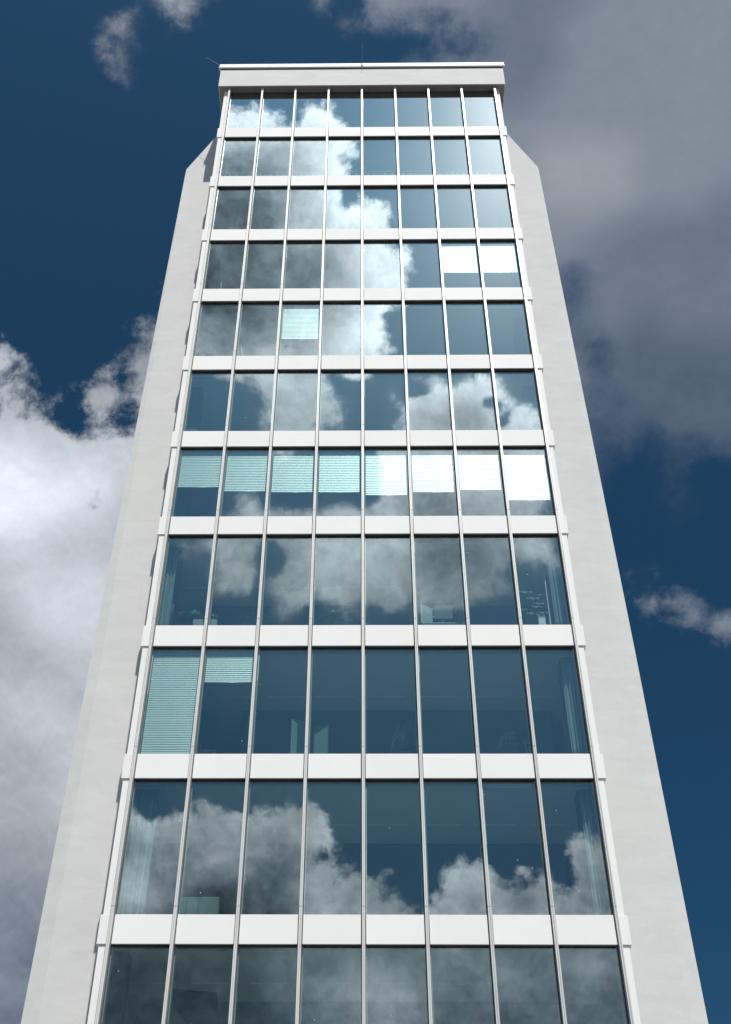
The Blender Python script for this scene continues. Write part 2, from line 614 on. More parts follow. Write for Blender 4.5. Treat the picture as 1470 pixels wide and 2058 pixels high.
def make_sky():
    R = 20000.0
    az = np.radians(np.concatenate([np.arange(0, 27, .3), np.arange(27, 155, 1.0), np.arange(155, 205, .13), np.arange(205, 333, 1.0), np.arange(333, 360, .3)]))
    el = np.radians(np.concatenate([np.arange(-8, 19, 1.0), np.arange(19, 68, .13), np.arange(68, 90.01, 1.0)]))
    A, E_ = np.meshgrid(az, el)
    D = np.stack([np.sin(A) * np.cos(E_), np.cos(A) * np.cos(E_), np.sin(E_)], -1)
    nr, nc = A.shape
    D = D.reshape(-1, 3)
    d = D.copy()
    back = d[:, 1] < 0
    d[:, 1] = np.abs(d[:, 1])
    zf = np.maximum(d @ np.array(FW), 1e-3)
    px = PPX + FPX * (d @ np.array(RT)) / zf
    py = PPY - FPX * (d @ np.array(UP)) / zf
    # the mirrored sky must be read along the mirrored ray
    inside = np.clip(1 - np.maximum.reduce([-px, px - 1470, -py, py - 2058, np.zeros_like(px)]) / 250.0, 0, 1)
    inside[(d @ np.array(FW)) < 0.3] = 0
    x, y, z = D.T
    gen = (np.sin(x * 5 + 1.3 + 2 * np.sin(y * 4)) + np.sin(y * 6.1 + 2 * z + .7) + np.sin(z * 9 - x * 4) + .6 * np.sin(13 * x + 11 * y)) / 3.6
    gc = 3.3 + 3.0 * gen
    cf = sample(FC, px / 50, py / 50, .7)
    tf = sample(FT, px / 50, py / 50, 0.)
    cb = np.zeros_like(px)
    w = back & (inside > 0)
    cb[w] = outline_cover(px[w], py[w])
    tb = sample(BT, (px - 200) / 50, (py - 150) / 50, .4)
    c = np.where(back, cb, cf) * inside + gc * (1 - inside)
    tf = tf + (0.7 + 0.9 * np.clip((py - 1000) / 300, 0, 1)) * np.clip((700 - px) / 400, 0, 1) + 0.85 * np.clip((px - 800) / 150, 0, 1)
    t = np.where(back, tb, tf) * inside + 3.6 * (1 - inside)
    sd = 1 - D @ np.array(SUN)
    c = c * (1 - np.exp(-(sd / 0.0022) ** 2))
    t = t + np.where(back, inside * (1.25 * np.clip((py - 1870) / 40, 0, 1) + 0.7 * np.clip((py - 690) / 60, 0, 1) * np.clip((1300 - py) / 60, 0, 1)), 0)
    tone = (82 + (t - 2) * 20.5) / 255.0
    gain = np.where(back, 1.0, 0.0)
    V = D * R
    V[:, :2] += np.array(CAM)[:2]
    idx = np.arange(nr * nc).reshape(nr, nc)
    a = idx[:-1]
    b = idx[1:]
    F = np.stack([a, np.roll(a, -1, 1), np.roll(b, -1, 1), b], -1).reshape(-1, 4)
    me = bpy.data.meshes.new('sky')
    me.vertices.add(len(V))
    me.vertices.foreach_set('co', V.astype(np.float32).ravel())
    me.loops.add(F.size)
    me.loops.foreach_set('vertex_index', F.astype(np.int32).ravel())
    me.polygons.add(len(F))
    me.polygons.foreach_set('loop_start', np.arange(0, F.size, 4, dtype=np.int32))
    me.update(calc_edges=True)
    soft = np.clip((px - 880) / 120.0, 0, 1) * np.clip((1180 - py) / 150, 0.35, 1)
    soft = np.maximum(soft, 0.55 * np.clip((380 - py) / 100, 0, 1))
    veil = 0.48 * np.clip((py - 960) / 60, 0, 1) * np.clip((1300 - py) / 40, 0, 1)
    veil = np.maximum(veil, 0.28 * np.clip((py - 700) / 60, 0, 1) * np.clip((1300 - py) / 40, 0, 1))
    veil = np.maximum(veil, 0.8 * np.clip((py - 1870) / 40, 0, 1))
    soft = np.where(back, veil, soft)
    body = np.where(back, 0.0, 0.28 * np.clip((c / 9.0 - .78) / .2, 0, 1))
    for nm, arr in (('cover', .5 + (c / 9.0 - .5) * np.where(back, .72, .64) + body), ('tone', tone), ('behind', gain), ('soft', soft)):
        at = me.attributes.new(nm, 'FLOAT', 'POINT')
        at.data.foreach_set('value', arr.astype(np.float32))
    m, n, o = mat('cloud_layer')
    gm = node(n, 'ShaderNodeNewGeometry')
    vs = node(n, 'ShaderNodeVectorMath', operation='SUBTRACT')
    vs.inputs[1].default_value = (CAM.x, CAM.y, 0)
    n.links.new(gm.outputs['Position'], vs.inputs[0])
    vn = node(n, 'ShaderNodeVectorMath', operation='NORMALIZE')
    n.links.new(vs.outputs[0], vn.inputs[0])
    dr = vn.outputs[0]
    def att(k):
        x_ = node(n, 'ShaderNodeAttribute', attribute_name=k)
        return x_.outputs['Fac']
    # domain warp gives the torn cumulus edge
    wz = node(n, 'ShaderNodeTexNoise')
    wz.inputs['Scale'].default_value = 14
    wz.inputs['Detail'].default_value = 6
    n.links.new(dr, wz.inputs['Vector'])
    w1 = node(n, 'ShaderNodeVectorMath', operation='MULTIPLY_ADD')
    w1.inputs[1].default_value = (0.03, 0.03, 0.03)
    n.links.new(wz.outputs['Color'], w1.inputs[0])
    n.links.new(dr, w1.inputs[2])
    n1 = noise(n, w1.outputs[0], 26, 10, 0.66)
    off = node(n, 'ShaderNodeVectorMath', operation='ADD')
    off.inputs[1].default_value = tuple((SUN + Vector((0, 0, .6))).normalized() * 0.006)
    n.links.new(w1.outputs[0], off.inputs[0])
    n2 = noise(n, off.outputs[0], 26, 5, 0.55)
    n3 = noise(n, w1.outputs[0], 9, 6, 0.55)
    cov = att('cover')
    bh = att('behind')
    crisp = mth(n, 'SUBTRACT', 1.0, att('soft'))
    amp = mth(n, 'MULTIPLY_ADD', crisp, 0.95, 0.55)
    amp = mth(n, 'MULTIPLY_ADD', bh, -0.35, amp)
    thin = mth(n, 'MULTIPLY', mth(n, 'SUBTRACT', 1.0, cov), mth(n, 'MULTIPLY_ADD', bh, -0.65, 1.0))
    amp = mth(n, 'MULTIPLY', amp, mth(n, 'MULTIPLY_ADD', mth(n, 'MULTIPLY', thin, rng(n, cov, 0.24, 0.42)), 1.0, 1.0))
    cov = mth(n, 'MULTIPLY_ADD', thin, -0.17, cov)
    d1 = mth(n, 'ADD', cov, mth(n, 'MULTIPLY', mth(n, 'SUBTRACT', n1, 0.5), amp))
    d1 = mth(n, 'ADD', d1, mth(n, 'MULTIPLY', mth(n, 'SUBTRACT', n3, 0.5), 0.35))
    da = rng(n, d1, 0.41, 0.67, 0, 1, True)          # firm cumulus edge
    db = rng(n, d1, 0.31, 0.84, 0, 1, True)          # ragged edge
    dc = rng(n, d1, 0.22, 1.0, 0, 1, True)          # veil
    dens = mth(n, 'ADD', mth(n, 'MULTIPLY', da, bh), mth(n, 'MULTIPLY', db, mth(n, 'SUBTRACT', 1.0, bh)))
    dens = mth(n, 'ADD', mth(n, 'MULTIPLY', dens, crisp), mth(n, 'MULTIPLY', dc, att('soft')))
    dens = mth(n, 'MULTIPLY', dens, mth(n, 'MULTIPLY_ADD', crisp, 0.10, 0.87))
    rel = mth(n, 'MULTIPLY_ADD', bh, 0.95, mth(n, 'MULTIPLY_ADD', crisp, 0.30, 0.15))
    lit = mth(n, 'MULTIPLY', mth(n, 'MULTIPLY', mth(n, 'SUBTRACT', n1, n2), 0.5), rel)
    bil = mth(n, 'MULTIPLY', mth(n, 'MULTIPLY', mth(n, 'SUBTRACT', n3, 0.5), 0.24), rel)
    tn = mth(n, 'ADD', att('tone'), mth(n, 'ADD', lit, bil))
    # thin edges of a cloud scatter the most light
    edge = mth(n, 'MULTIPLY', rng(n, d1, 0.45, 0.85, 0.055, 0.0), rng(n, cov, 0.3, 0.6))
    tn = mth(n, 'ADD', tn, edge)
    tn = mth(n, 'MAXIMUM', tn, 0.12)
    lum = mth(n, 'POWER', tn, 2.2)
    lum = mth(n, 'MULTIPLY', lum, mth(n, 'MULTIPLY_ADD', bh, 2.05, 0.86))
    em = node(n, 'ShaderNodeEmission')
    cool = mixc(n, rng(n, tn, 0.36, 0.62), mixc(n, bh, (0.80, 1.08, 1.55), (0.80, 1.02, 1.26)), (0.925, 0.99, 1.08))
    n.links.new(cool, em.inputs['Color'])
    n.links.new(lum, em.inputs['Strength'])
    tr = node(n, 'ShaderNodeBsdfTransparent')
    mx = node(n, 'ShaderNodeMixShader')
    n.links.new(dens, mx.inputs[0])
    n.links.new(tr.outputs[0], mx.inputs[1])
    n.links.new(em.outputs[0], mx.inputs[2])
    n.links.new(mx.outputs[0], o.inputs['Surface'])
    m.cycles.emission_sampling = 'NONE'
    me.materials.append(m)
    ob = bpy.data.objects.new('sky', me)
    COL.objects.link(ob)
    ob['kind'] = 'structure'
make_sky()

# ------------------------------------------------------------------ the tower
ZB = [45.084, 41.673, 38.266, 34.840, 31.395, 27.969, 24.545, 20.766, 16.977, 13.028, 9.08]   # undersides of the spandrels
SH = 0.65
BAY = 1.325
MX = [0.01 + (i - 4) * BAY for i in range(9)]
ZTOP = 48.62
YG = 0.10
tower = thing('office_tower', 'tall white office tower with glazed front and pale rendered side wings', 'office building')

# spandrel panels, one per bay and storey, with short end panels
sp0 = None
for zb in ZB:
    for i in range(8):
        x0, x1 = MX[i] + 0.052, MX[i + 1] - 0.052
        cx = (x0 + x1) / 2
        if sp0 is None:
            b = MB().box(x0, x1, 0.0, 0.04, zb, zb + SH)
            sp0 = bevel(b.build('spandrel_panel', MT['panel'], tower, (cx, 0, zb)), 0.006)
        else:
            o = sp0.copy()
            COL.objects.link(o)
            o.parent = tower
            o.location = (cx, 0, zb)
        (sp0 if (zb == ZB[0] and i == 0) else o).rotation_euler = (random.uniform(-.002, .002), 0, random.uniform(-.0025, .0025))
for zb in ZB:
    MB().box(-5.33, 5.33, 0.052, 0.24, zb + 0.003, zb + SH - 0.003).build('reveal', MT['gasket'], tower, (0, 0, zb))
ep = None
for zb in ZB:
    for s in (-1, 1):
        if ep is None:
            b = MB().box(-0.0975, 0.0975, 0.004, 0.26, 0, SH)
            ep = bevel(b.build('end_panel', MT['panel'], tower), 0.005)
            o = ep
        else:
            o = ep.copy()
            COL.objects.link(o)
            o.parent = tower
        o.location = (s * 5.4525 + 0.003, 0, zb)

# vertical end strips beside the outer mullions
for s in (-1, 1):
    b = MB().box(min(s * 5.36, s * 5.50), max(s * 5.36, s * 5.50), 0.035, 0.3, 9.0, 48.63)
    b.build('corner_strip', MT['panel'], tower)

# mullions: grooved aluminium caps jointed a little above every spandrel
def prof(cx, cap=True):
    h = 0.0325
    p = [(-h, 0.105), (-h, -0.10), (-0.0165, -0.10), (-0.0165, -0.088), (-0.0105, -0.088), (-0.0105, -0.10), (-0.0035, -0.10), (-0.0035, -0.078),
         (0.0035, -0.078), (0.0035, -0.10), (0.0105, -0.10), (0.0105, -0.088), (0.0165, -0.088), (0.0165, -0.10), (h, -0.10), (h, 0.105)]
    return [(cx + x, y) for x, y in p]
joints = sorted([9.0] + [z + SH + 0.14 for z in ZB] + [ZTOP])
joints = [9.0] + [j for j in joints if 9.2 < j < ZTOP - 0.3] + [ZTOP]
for cx in MX:
    b = MB()
    for a, c in zip(joints[:-1], joints[1:]):
        b.prism_z(prof(cx), a + 0.007, c - 0.007)
    b.box(cx - 0.024, cx + 0.024, -0.07, 0.10, 9.01, ZTOP - 0.02)
    o = b.build('mullion', MT['alu'], tower, (cx, 0, 9.0))
    k = MB()
    for s in (-1, 1):     # recessed rubber seals on both flanks
        k.box(min(cx + s * .034, cx + s * .050), max(cx + s * .034, cx + s * .050), 0.06, 0.10, 9.02, ZTOP)
    k.build('seal', MT['gasket'], o, (0, 0, 0)).location = (-cx, 0, -9.0)

# windows: jambs, head box, pane and, where drawn, a slatted blind
rows = []
zs = [48.44] + ZB[:-1]
for r in range(11):
    rows.append((ZB[r] + SH, zs[r] if r else 48.50))
blinds = {  # (row, bay): (top, bottom)
    (3, 6): (38.25, 36.50), (3, 7): (38.25, 36.50),
    (4, 2): (34.80, 33.02), (4, 5): (34.80, 34.60), (4, 6): (34.80, 34.60), (4, 7): (34.80, 34.60),
    (2, 4): (41.60, 41.52), (5, 0): (31.32, 31.25),
    (6, 0): (28.00, 26.45), (6, 1): (28.00, 26.28), (6, 2): (28.00, 26.24), (6, 3): (28.00, 26.23), (6, 4): (28.00, 26.11),
    (6, 5): (28.00, 26.22), (6, 6): (28.00, 26.31), (6, 7): (28.00, 25.90),
    (8, 0): (20.79, 17.62), (8, 1): (20.79, 19.74), (9, 6): (16.93, 16.80),
}
def blind_mesh(x0, x1, top, bot):
    """closed horizontal slats: each one a shallow crown leaning inwards, its lower edge lapping the next"""
    b = MB()
    pitch = 0.066 if top - bot > 0.3 else 0.024
    n_ = max(2, round((top - bot - 0.024) / pitch))
    pitch = (top - bot - 0.024) / n_
    for k in range(n_):
        zl = bot + 0.024 + k * pitch
        base = len(b.v)
        m_ = 9
        lean = random.uniform(-.0004, .0004)
        arc = []
        for j in range(m_):
            u = j / (m_ - 1)
            arc.append((0.150 + 0.009 * u - 0.0042 * 4 * u * (1 - u) + lean, zl + pitch * (u * 1.06 - 0.03)))
        b.v += [(x0, y, z) for y, z in arc] + [(x1, y, z) for y, z in arc]
        for j in range(m_ - 1):
            b.f.append((base + j, base + m_ + j, base + m_ + j + 1, base + j + 1))
    b.box(x0, x1, 0.142, 0.166, bot, bot + 0.022)
    return b
for r, (z0, z1) in enumerate(rows):
    for c in range(8):
        x0, x1 = MX[c] + 0.036, MX[c + 1] - 0.036
        cx = (x0 + x1) / 2
        b = MB()
        b.box(x0, x0 + 0.035, YG + 0.018, YG + 0.15, z0 - 0.1, z1 + 0.02)
        b.box(x1 - 0.035, x1, YG + 0.018, YG + 0.15, z0 - 0.1, z1 + 0.02)
        b.box(x0 + 0.035, x1 - 0.035, YG + 0.018, YG + 0.12, z0 - 0.1, z0 - 0.04)
        w = b.build('window', MT['jamb'], tower, (cx, YG, z0))
        h = MB().box(x0 + 0.036, x1 - 0.036, 0.30, 0.42, z1 + 0.05, z1 + 0.20)
        hb = h.build('head_box', MT['pale'], w)
        hb.location = (-cx, -YG, -z0)
        p = MB().box(x0 + 0.002, x1 - 0.002, YG, YG + 0.016, z0 - 0.09, z1 + 0.012)
        po = p.build('pane', MT['glass'], w, (cx, YG, z0))
        po.location = (0, 0, 0)
        po.rotation_euler = (random.uniform(-.0016, .0016), 0, random.uniform(-.0016, .0016))
        if (r, c) in blinds:
            t_, b_ = blinds[(r, c)]
            bm = blind_mesh(x0 + 0.05, x1 - 0.05, t_, b_)
            bo = bm.build('blind', MT['blind'], w, smooth=False)
            for pl in bo.data.polygons:
                pl.use_smooth = abs(pl.normal.y) > 0.7
            bo.location = (-cx, -YG, -z0)

# lintel above the top row
MB().box(-5.36, 5.36, 0.09, 0.3, 48.515, 48.72).build('top_lintel', MT['gasket'], tower)

# floors, ceilings, inner walls
for r in range(10):
    zb = ZB[r]
    b = MB().box(-5.33, 5.33, 0.30, 9.3, zb + 0.26, zb + 0.56)
    b.build('floor_slab', MT['ceiling'], tower, (0, 0, zb))
    MB().box(-5.33, 5.33, 0.30, 9.3, zb + 0.562, zb + 0.60).build('carpet', MT['carpet'], tower)
for r in (7, 8, 9, 10):            # slim strip lights in a line along the ceilings
    for k in range(8):
        x = MX[k] + 0.10
        MB().box(x, x + 1.0, 2.55, 2.60, ZB[r - 1] + 0.235, ZB[r - 1] + 0.258).build('ceiling_strip', MT['white'], tower)
MB().box(-5.33, 5.33, 0.30, 9.3, 48.62, 48.72).build('ceiling', MT['ceiling'], tower)
for s in (-1, 1):
    a, c = sorted((s * 5.335, s * 5.495))
    MB().box(a, c, 0.305, 9.5, 9.0, 48.63).build('side_wall', MT['wall'], tower)
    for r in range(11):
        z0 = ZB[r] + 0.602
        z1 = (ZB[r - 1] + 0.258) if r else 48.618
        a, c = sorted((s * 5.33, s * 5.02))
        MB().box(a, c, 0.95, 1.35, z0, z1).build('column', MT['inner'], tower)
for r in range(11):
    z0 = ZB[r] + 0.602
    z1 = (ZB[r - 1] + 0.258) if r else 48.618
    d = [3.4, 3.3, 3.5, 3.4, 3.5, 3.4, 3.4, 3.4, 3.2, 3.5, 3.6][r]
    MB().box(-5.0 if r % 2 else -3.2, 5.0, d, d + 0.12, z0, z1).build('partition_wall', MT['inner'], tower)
MB().box(-5.49, 5.49, 9.51, 9.7, 9.0, 48.63).build('back_wall', MT['wall'], tower)
MB().box(-5.49, 5.49, 0.06, 9.7, 0.0, 8.99).build('podium', MT['wall'], tower)

# side wings: outer edge leans outwards towards the ground, top corner cut off
YW, YWB = 1.90, 6.0
for s in (-1, 1):
    edge = [(6.972, 45.93), (6.99, 45.63), (7.01, 43.7), (7.03, 41.7), (7.17, 29.8), (7.265, 22.2), (7.315, 16.3), (7.355, 12.1), (7.47, 0.0)]
    inner = 5.50
    top = (inner, 49.62)
    F = [(inner, 0.0), (6.97, 0.0), (6.97, 45.93), top]
    b = MB()
    n0 = len(F)
    b.v += [(s * x, YW, z) for x, z in F] + [(s * x, YWB, z) for x, z in F]
    fr = [0, 1, 2, 3]
    b.f.append(tuple(fr) if s > 0 else tuple(reversed(fr)))
    bk = [4, 5, 6, 7]
    b.f.append(tuple(reversed(bk)) if s > 0 else tuple(bk))
    for i, j in ((0, 1), (2, 3), (3, 0)):
        q = (j, i, i + n0, j + n0)
        b.f.append(q if s > 0 else tuple(reversed(q)))
    # outer leaning face
    base = len(b.v)
    for x, z in edge:
        yb = YW + 0.10 * (x - 6.97) / 0.5
        b.v += [(s * 6.97, YW, min(z, 45.93)), (s * x, yb, z), (s * x, YWB, z), (s * 6.97, YWB, min(z, 45.93))]
    for k in range(len(edge) - 1):
        for m0, m1 in ((0, 1), (1, 2), (2, 3)):
            q = (base + 4 * k + m0, base + 4 * k + 4 + m0, base + 4 * k + 4 + m1, base + 4 * k + m1)
            b.f.append(q if s > 0 else tuple(reversed(q)))
    b.f.append(tuple(base + i for i in ((0, 1, 2, 3) if s > 0 else (3, 2, 1, 0))))
    b.build('wing_wall', MT['wall'], tower)

# roof: rendered box beam, black strip painted as the shadow gap, metal coping, lightning rods
rb = MB().box(-5.735, 5.735, -0.20, 6.2, 48.64, 49.94)
roof = rb.build('roof', MT['beam'], tower)
MB().box(-5.70, 5.70, -0.165, 6.1, 48.615, 48.638).build('soffit', MT['soffit'], roof)
cp = MB()
for a, c in ((-5.79, -3.75), (-3.744, -0.03), (-0.024, 2.0), (2.006, 5.79)):
    cp.box(a, c, -0.275, 0.25, 50.03, 50.29)
cp.box(-5.79, 5.79, 0.252, 6.3, 50.03, 50.27)
bevel(cp.build('coping', MT['coping'], roof), 0.006)
MB().box(-5.74, 5.74, -0.21, 6.2, 49.942, 50.028).build('gap_shade', MT['gasket'], roof)  # black strip standing in for the shadow below the coping
for x, y, tx, ty, h in ((-5.80, -0.22, -0.62, -0.05, 0.62), (0.02, -0.30, 0.02, -0.36, 1.45), (5.80, -0.22, 0.45, -0.05, 1.15)):
    b = MB()
    b.tube([(x, y, 49.80), (x, y, 50.30), (x + tx * .06, y + ty * .1, 50.36), (x + tx, y + ty * .2, 50.36 + h)], 0.009, 6, 0.005)
    b.box(x - .03, x + .03, y - .012, y + .03, 50.10, 50.14)
    b.build('lightning_rod', MT['steel'] if x < 0 else MT['dark'], roof)

# ------------------------------------------------------------------ things behind the glass
FL = [z + 0.60 for z in ZB]

def curtain(x0, x1, y, r, label, folds):
    z0, z1 = FL[r] + 0.02, (ZB[r - 1] + 0.02)
    t = thing('curtain', label, 'curtain', ((x0 + x1) / 2, y, z0), 'curtains drawn aside behind the glass')
    b = MB()
    N, K2 = 48, 6
    rnd = random.Random(int(abs(x0) * 100) + r)
    ph = [rnd.uniform(-.8, .8) for _ in range(6)]
    for k in range(K2 + 1):
        v = k / K2
        for j in range(N + 1):
            u = j / N
            wv = math.sin(u * folds * 2 * math.pi + ph[0]) + .5 * math.sin(u * folds * 3.3 * math.pi + ph[1])
            b.v.append((x0 + (x1 - x0) * (u + .05 * math.sin(v * 3 + ph[2]) * (u - .5)), y + .035 * wv * (0.7 + .5 * (1 - v)), z0 + (z1 - z0) * v))
    for k in range(K2):
        for j in range(N):
            a = k * (N + 1) + j
            b.f.append((a, a + 1, a + N + 2, a + N + 1))
    o = b.build('cloth', MT['fabric'], None, smooth=True)
    so_ = o.modifiers.new('thickness', 'SOLIDIFY')
    so_.thickness = 0.004
    under(o, t)
    r_ = MB().tube([(x0 - .03, y, z1 + .015), (x1 + .03, y, z1 + .015)], .012, 8)
    under(r_.build('curtain_rail', MT['rail'], None), t)
curtain(-5.28, -4.72, 0.50, 9, 'wide pale curtain behind the glass at the left end, beside the sage green cabinet', 5)
curtain(4.98, 5.29, 0.50, 9, 'narrow pale curtain at the right end, one storey below the arched lamps', 4)
curtain(4.96, 5.29, 0.50, 8, 'narrow pale curtain at the right end on the storey of the arched lamps', 4)
curtain(4.96, 5.26, 0.45, 7, 'narrow pale curtain right of the slim white pole lamp', 4)
curtain(-5.29, -5.02, 0.55, 7, 'slim curtain at the left end beside the feathery palm', 3)

def palm(x, y, z, label, n_fr, L, seed, grp=None):
    rnd = random.Random(seed)
    t = thing('palm_plant', label, 'palm', (x, y, z), grp)
    under(MB().lathe([(.13, z), (.17, z + .05), (.2, z + .34), (.17, z + .345), (.16, z + .30)], x, y).build('pot', MT['dark'], None, smooth=False), t)
    top = z + 1.05
    under(MB().tube([(x, y, z + .25), (x + .02, y + .01, z + .7), (x, y, top)], .035, 8, .02).build('trunk', MT['stem'], None), t)
    b = MB()
    for i in range(n_fr):
        az = 2 * math.pi * i / n_fr + rnd.uniform(-.3, .3)
        lift = rnd.uniform(.35, 1.1)
        ln = L * rnd.uniform(.75, 1.1)
        dx, dy = math.cos(az), math.sin(az) * .45
        pts = []
        for k in range(9):
            u = k / 8
            pts.append(Vector((x + dx * ln * u, y + dy * ln * u, top + lift * ln * (u - 1.15 * u * u))))
        b.tube(pts, .008, 5, .003)
        for k in range(1, 9):
            for sd in (-1, 1):
                for q in range(3):
                    p0 = pts[k - 1].lerp(pts[k], q / 3)
                    ax = (pts[k] - pts[k - 1]).normalized()
                    side = ax.cross(Vector((0, 0, 1))).normalized() * sd
                    ll = .22 * math.sin(math.pi * min(1, (k + q / 3) / 9.2)) + .05
                    tip = p0 + side * ll * .8 + ax * ll * .6 + Vector((0, 0, -ll * .35 + rnd.uniform(-.03, .03)))
                    wd_ = ax * .012
                    b.face([p0 - wd_, p0 + wd_, tip])
    under(b.build('fronds', MT['leaf'], None), t)
palm(-4.45, 1.0, FL[7], 'feathery green palm standing left of the pale planter box edge', 15, .95, 3, 'indoor palms')
palm(-2.9, 1.05, FL[7], 'smaller dim palm right of the pale planter box, second bay', 11, .7, 5, 'indoor palms')
palm(-0.75, .9, FL[7], 'bushy thin-leaved plant in the fourth bay of the palm storey', 17, .62, 9, 'indoor palms')

def planter(x0, x1, y0, y1, z, h, label):
    t = thing('planter_box', label, 'planter', ((x0 + x1) / 2, (y0 + y1) / 2, z))
    under(bevel(MB().box(x0, x1, y0, y1, z, z + h).build('box_body', MT['pale'], None), .01), t)
    under(MB().box(x0 + .03, x1 - .03, y0 + .03, y1 - .03, z + h + .001, z + h + .02).build('soil', MT['stem'], None), t)
planter(-4.38, -3.76, .42, .72, FL[7], .58, 'pale box planter at the foot of the palms')

def big_leaf(x, y, z):
    t = thing('leafy_plant', 'plant with large pale rounded leaves beside the slim white pole lamp', 'plant', (x, y, z))
    under(MB().lathe([(.10, z), (.15, z + .05), (.17, z + .36), (.15, z + .36), (.14, z + .3)], x, y).build('pot', MT['white'], None), t)
    rnd = random.Random(4)
    st = MB(); lf = MB()
    spec = [(-.22, .0, 1.72, .17), (-.05, -.1, 1.42, .13), (.1, .05, 1.36, .12), (.02, -.12, 1.12, .11), (.16, -.05, .98, .12), (-.12, -.1, .92, .12), (.2, .1, 1.7, .08), (-.3, .1, 1.2, .1), (.06, -.1, .86, .12), (-.02, .1, 1.95, .09)]
    for dx, dy, h, r in spec:
        st.tube([(x, y, z + .3), (x + dx * .4, y + dy * .5, z + h * .6), (x + dx, y + dy, z + h)], .007, 5, .004)
        a0 = rnd.uniform(0, 6.28)
        ring = []
        for k in range(14):
            a = a0 + 2 * math.pi * k / 14
            rr = r * (1 + .18 * math.sin(3 * a + 1) + rnd.uniform(-.08, .08))
            ring.append(Vector((x + dx + rr * math.cos(a) * 1.25, y + dy + rr * math.sin(a) * .5, z + h + rr * math.sin(a) * .55 + .03 * math.sin(5 * a))))
        c_ = len(lf.v)
        lf.v.append((x + dx, y + dy, z + h + .02))
        lf.v += [tuple(p) for p in ring]
        for k in range(14):
            lf.f.append((c_, c_ + 1 + k, c_ + 1 + (k + 1) % 14))
    under(st.build('stems', MT['stem'], None), t)
    under(lf.build('leaves', MT['leaf2'], None, smooth=True), t)
big_leaf(4.52, .72, FL[7])

def pole_lamp(x, y, z, h, label, lean=(0, 0), grp=None):
    t = thing('floor_lamp', label, 'lamp', (x, y, z), grp)
    under(MB().lathe([(.13, z), (.13, z + .015), (.03, z + .03)], x, y).build('base', MT['white'], None), t)
    under(MB().tube([(x, y, z + .02), (x + lean[0], y + lean[1], z + h)], .02, 8, .016).build('pole', MT['white'], None), t)
    under(MB().tube([(x + lean[0], y + lean[1], z + h), (x + lean[0] * 1.02, y + lean[1], z + h + .14)], .012, 8, .006).build('tip', MT['steel'], None), t)
pole_lamp(4.86, .60, FL[7], 2.0, 'slim white pole lamp between broad-leaved plant and right curtain')
pole_lamp(-3.70, .80, FL[4], 2.5, 'leaning white tube light in the second bay, one bay left of the half-drawn blind', (-.36, 0))
pole_lamp(-4.78, .80, FL[3], 1.9, 'thick pale uplighter in the leftmost bay of the fourth storey from the roof', (-.05, 0))

# pale box behind the leafy plant
tb = thing('storage_box', 'small white box at the foot of the broad-leaved plant', 'box', (4.62, .5, FL[7]))
under(bevel(MB().box(4.53, 4.71, .42, .58, FL[7], FL[7] + .62).build('box_body', MT['white'], None), .008), tb)
under(MB().box(4.525, 4.715, .415, .585, FL[7] + .621, FL[7] + .65).build('lid', MT['pale'], None), tb)

def board(x0, x1, y, z, h0, h1, label, yaw=0., m='pale', lean=0.):
    cx = (x0 + x1) / 2
    t = thing('display_board', label, 'board', (cx, y, z), 'display boards behind the glass')
    t.rotation_euler = (lean, 0, yaw)
    w = (x1 - x0) / 2
    MB().box(-w, w, -.012, .012, h0, h1).build('board', MT[m], t)
    f = MB()
    f.box(-w - .02, -w, -.02, .02, h0 - .02, h1 + .02).box(w, w + .02, -.02, .02, h0 - .02, h1 + .02)
    f.box(-w, w, -.02, .02, h1, h1 + .02).box(-w, w, -.02, .02, h0 - .02, h0)
    f.build('board_frame', MT['steel'], t)
    for s in (-1, 1):
        MB().tube([(s * (w - .05), .05, h0), (s * (w + .05), .22, .0)], .012, 6).build('leg', MT['dark'], t)
board(-1.75, -1.30, 1.0, FL[8], .45, 1.60, 'left of two pale framed boards near the middle of the arched lamps storey', .35, 'sage')
board(-1.18, -.85, 1.05, FL[8], .45, 1.48, 'right of two pale framed boards near the middle of the arched lamps storey', -.3, 'sage')
board(1.55, 1.85, 1.0, FL[7], .9, 1.78, 'left and tallest sample board of the group in the sixth bay on the palm storey', .2)
board(1.92, 2.15, 1.1, FL[7], .8, 1.66, 'narrow middle sample board of the group in the sixth bay on the palm storey', -.1)
board(2.2, 2.5, 1.0, FL[7], 1.25, 1.9, 'right sample board above the dark monitor in the sixth bay on the palm storey', -.35)

def monitor(cx, y, z, w, h, top, label, yaw=0, roll=0):
    t = thing('monitor', label, 'screen', (cx, y, z), 'screens on desks behind the glass')
    t.rotation_euler = (0, 0, yaw)
    s = MB().box(-w / 2, w / 2, -.02, .02, 0, h).build('screen', MT['dark'], t)
    s.location = (0, 0, top - h)
    s.rotation_euler = (0, roll, 0)
    MB().tube([(0, .03, .02), (0, .03, top - h * .5)], .025, 8).build('stand', MT['steel'], t)
    MB().lathe([(.14, 0), (.14, .015), (.03, .03)], 0, .03).build('base', MT['steel'], t)
monitor(2.12, .95, FL[7] + .72, .5, .45, .72, 'dark monitor seen from behind below the right sample board')
monitor(-3.42, .9, FL[10] + 1.3, 1.1, 1.25, 1.42, 'large dark screen standing at a slant in the lowest row, second bay', .5, -.12)
monitor(-4.02, 1.6, FL[8] + 1.0, .8, 1.0, 1.35, 'dark tall screen below the short blind in the second bay', .8, 0)

